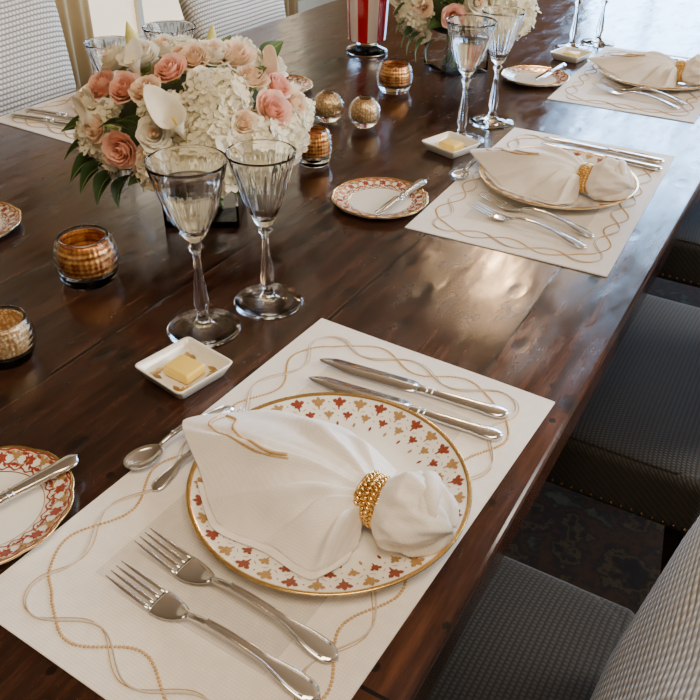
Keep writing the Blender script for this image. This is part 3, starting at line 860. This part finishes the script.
def bud():
    b=B(); b.lathe([(.003,-.03),(.004,0),(.010,.012),(.0135,.030),(.010,.048),(.0045,.062),(.0008,.070)],P_BUD,16,lambda a,r,z:1+.10*cos(a-z*60)*(z>0))
    return b.obj('calla_bud')
def leafm(L=.07,W=.044):
    b=B(); rs=[]
    for i in range(11):
        t=i/10; w=W/2*sin(pi*min(.985,max(.02,t**.8))); x=L*t; z=.012*sin(pi*t*.9)-.016*t*t
        rs.append([(x,-w,z+w*.28),(x,-w*.5,z+w*.08),(x,0,z),(x,w*.5,z+w*.08),(x,w,z+w*.28)])
    b.rings(rs,P_LEAF,False,False,False); b.tube([(L*t,0,.012*sin(pi*t*.9)-.016*t*t) for t in[k/8 for k in range(9)]],.0007,P_LIME,5)
    return b.obj('leaf')
rose_c,rose_p,rose_w=rose(P_CORAL,P_CORAL),rose(P_PEACH,P_PEACH),rose(P_WHITE,P_PEACH)
hyd=hydrangea(); cal=calla(P_WHITE); calp=calla(P_PEACH); leaf=leafm(); budm=bud()
PROTO=[rose_c,rose_p,rose_w,hyd,cal,calp,leaf,budm]
def arrangement(loc):
    e=empty('flower_arrangement',loc)
    b=B(); s=.058; hh=.105; t=.004
    X=Matrix.Rotation(.55,4,'Z')
    def sq(h,z): return [(h,h,z),(-h,h,z),(-h,-h,z),(h,-h,z)]
    b.rings([sq(s*.985,0),sq(s,.002),sq(s,hh),sq(s-t,hh),sq(s-t,.01),sq(.001,.01)],M_GLASS,smooth=False,X=X); b.obj('vase',parent=e)
    b=B()
    for k in range(22):
        a=random.uniform(0,6.28); r=random.uniform(.005,.042); a2=a+random.uniform(1.5,4)
        b.tube([(r*cos(a2)*.9,r*sin(a2)*.9,.013),(r*cos(a)*.4,r*sin(a)*.4,.07),(r*cos(a),r*sin(a),.12)],.0028,P_LIME,6)
    o=b.obj('stems',parent=e); o['kind']='stuff'
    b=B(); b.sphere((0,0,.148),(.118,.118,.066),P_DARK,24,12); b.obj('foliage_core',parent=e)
    A,Bz,zc=.132,.082,.148
    r=Vector((.757,.653,0)); tv=Vector((.618,-.717,.32)).normalized(); up=tv.cross(r)
    def dome(px,py,push=0):
        a=(px-190)/664; bb=(118-py)/664
        P=r*a+up*bb
        S=lambda V,W_:V.x*W_.x/A**2+V.y*W_.y/A**2+V.z*W_.z/Bz**2
        qa,qb,qc=S(tv,tv),2*S(P,tv),S(P,P)-1
        D=qb*qb-4*qa*qc
        d=(-qb+math.sqrt(D))/(2*qa) if D>0 else -qb/(2*qa)
        Q=P+tv*d
        N=Vector((Q.x/A**2,Q.y/A**2,Q.z/Bz**2)).normalized()
        return Q+Vector((0,0,zc))+N*push,N
    def put(src,Q,N,spin,sc=1):
        c=src.copy(); COL.objects.link(c); c.parent=e; c.location=Q
        c.rotation_mode='QUATERNION'; c.rotation_quaternion=N.to_track_quat('Z','Y')@Quaternion((0,0,1),spin); c.scale=(sc,)*3
        return c
    front=[(hyd,210,102,.95),(hyd,236,146,1.05),(hyd,192,158,.95),(hyd,266,132,.9),(hyd,98,126,.85),(hyd,156,154,.85),(hyd,204,128,.8),(hyd,236,62,.75),(hyd,160,112,.7),(hyd,182,58,.7),(hyd,288,114,.6),
           (rose_c,113,90,.80),(rose_c,134,96,.74),(rose_c,172,84,.76),(rose_p,192,74,.72),(rose_c,130,136,.84),(rose_c,250,116,.84),(rose_c,258,98,.70),(rose_p,272,110,.66),
           (rose_w,146,70,.92),(rose_w,124,68,.88),(rose_p,226,74,.92),(rose_w,208,72,.88),(rose_w,156,128,.7),(rose_w,258,78,.85),(rose_p,152,98,.70),(rose_p,224,124,.6),(rose_w,98,102,.75),(rose_p,238,92,.7),(rose_w,166,62,.78),(rose_p,108,120,.65),(rose_w,196,92,.62),(rose_p,184,68,.55),(rose_w,112,146,.65),(rose_p,150,146,.6),(rose_w,218,108,.6)]
    for src,px,py,sc in front:
        Q,N=dome(px,py,.018 if src is not hyd else -.002)
        if src is not hyd: N=(N+tv*.35+Vector([random.uniform(-.25,.25) for _ in range(3)])).normalized()
        put(src,Q,N,random.uniform(0,6),sc)
    for k in range(8):
        a=math.atan2(.757,-.653)+(-1.2+2.4*k/7); el=.25+.35*(k%2)
        N0=Vector((cos(a)*cos(el),sin(a)*cos(el),sin(el))); Q=Vector((A*N0.x*.9,A*N0.y*.9,zc+Bz*N0.z)); put((hyd,rose_p,hyd,rose_w)[k%4],Q,N0,k,.8)
    for src,px,py,sc,dr in((cal,178,132,.72,(-.3,-.1,.9)),(calp,244,88,.60,(.6,.5,.35)),(cal,144,84,.5,(-.25,-.1,1)),(cal,110,118,.5,(-.8,-.4,.4)),(cal,214,146,.5,(.3,-.3,.8)),(budm,142,66,.85,(-.35,.1,1.6)),(budm,206,62,.6,(.3,.3,1.6))):
        Q,N=dome(px,py,.012); D=(N*.9+Vector(dr)).normalized(); put(src,Q,D,2.6,sc)
    for k in range(22):
        a=2*pi*k/22+random.uniform(-.1,.1); el=random.uniform(-.4,.1); rr=.095
        D=Vector((cos(a)*cos(el),sin(a)*cos(el),sin(el)))
        c=leaf.copy(); COL.objects.link(c); c.parent=e; c.location=Vector((cos(a)*rr,sin(a)*rr,.105+.02*random.random()))
        c.rotation_mode='QUATERNION'; c.rotation_quaternion=D.to_track_quat('X','Z')@Quaternion((1,0,0),random.choice((-1,1))*random.uniform(.4,1.1)); s_=random.uniform(.6,.8); c.scale=(s_,)*3
    for (px,py,dx,dz,sc) in((215,66,.5,.9,.6),(256,66,1.0,.7,.7),(98,134,-1,-.05,.85),(98,120,-1,.2,.8),(100,146,-1,-.3,.9),(104,152,-1,-.5,.9),(112,158,-.8,-.7,.9),(122,162,-.6,-.9,.8),(106,138,-.9,-.2,.8),(240,92,.6,.8,.6),(142,124,-.6,.5,.6),(128,122,-.8,.2,.6),(216,156,.1,-.9,.7),(256,156,.8,-.6,.6)):
        Q,N=dome(px,py,.004); D=(r*dx+Vector((0,0,dz))+N*.5).normalized()
        c=leaf.copy(); COL.objects.link(c); c.parent=e; c.location=Q; c.rotation_mode='QUATERNION'; c.rotation_quaternion=D.to_track_quat('X','Z')@Quaternion((1,0,0),random.uniform(.5,1.0)); c.scale=(sc,)*3
    return e
A1=arrangement((-.66,.32,T)); tag(A1,'low bouquet of white hydrangeas, coral roses, callas in square vase','flower arrangement','flower centrepieces')
dup(A1,(-.661,1.297,T),.35,'low arrangement of hydrangeas and roses beside striped vessel','flower centrepieces')
for o in PROTO: bpy.data.objects.remove(o)

# ------------------------------------------------------------------ chandelier + lights
CZ=1.66
e=empty('chandelier',(-.80,2.3,CZ)); tag(e,'brass chandelier with warm candle bulbs above table','chandelier')
b=B(); b.lathe([(.0005,-.1),(.03,-.08),(.02,-.02),(.04,.02),(.015,.08),(.008,.2),(.008,H-CZ-.012),(.05,H-CZ-.008),(.05,H-CZ-.001)],M_GOLD,20)
for k in range(6):
    a=2*pi*k/6; b.tube([(.02*cos(a),.02*sin(a),0),(.14*cos(a),.14*sin(a),-.06),(.26*cos(a),.26*sin(a),-.02),(.3*cos(a),.3*sin(a),.05)],.008,M_GOLD,8)
b.obj('frame',parent=e)
for k in range(6):
    a=2*pi*k/6; b=B(); b.lathe([(.0005,.05),(.01,.05),(.01,.10),(.018,.115),(.018,.15),(.0005,.185)],M_BULB,12); b.obj('candle_bulb',(.3*cos(a),.3*sin(a),0),parent=e)
def area(name,loc,target,sx,sy,power,col):
    l=bpy.data.lights.new(name,'AREA'); l.shape='RECTANGLE'; l.size=sx; l.size_y=sy; l.energy=power; l.color=col
    o=bpy.data.objects.new(name,l); COL.objects.link(o); o.location=loc; o.rotation_euler=(Vector(target)-Vector(loc)).to_track_quat('-Z','Y').to_euler(); return o
area('window_light_side',(X1-.12,1.3,1.75),(-.4,.2,.7),1.8,1.2,130,(1,.90,.77))
area('window_light_left',(X0+.2,2.95,1.4),(-.6,.6,.8),1.2,1.8,9,(1,.84,.62))
area('ceiling_fill',(.2,-.5,H-.06),(-.4,.1,0),1.2,1.2,46,(1,.80,.56))  # added overhead fill for softer ambient light, no real fixture
l=bpy.data.lights.new('chandelier_glow','POINT'); l.energy=30; l.color=(1,.62,.32); l.shadow_soft_size=.08
o=bpy.data.objects.new('chandelier_glow',l); COL.objects.link(o); o.location=(-.80,2.3,CZ+.16)
w=bpy.data.worlds.new('w'); bpy.context.scene.world=w; w.use_nodes=True; w.node_tree.nodes['Background'].inputs[0].default_value=(1,.85,.7,1); w.node_tree.nodes['Background'].inputs[1].default_value=.15

# ------------------------------------------------------------------ camera
pit,th,ro=.6079,.5189,.0153
fh=Vector((-sin(th),cos(th),0)); r=Vector((cos(th),sin(th),0)); z=Vector((0,0,1))
f=fh*cos(pit)-z*sin(pit); u=fh*sin(pit)+z*cos(pit)
R=r*cos(ro)+u*sin(ro); U=-r*sin(ro)+u*cos(ro)
cd=bpy.data.cameras.new('camera'); cd.sensor_width=36; cd.lens=802.6/700*36; cd.clip_start=.02
co=bpy.data.objects.new('camera',cd); COL.objects.link(co)
mt=Matrix((R,U,-f)).transposed().to_4x4(); mt.translation=Vector((.1316,-.5949,T+.5597)); co.matrix_world=mt
bpy.context.scene.camera=co
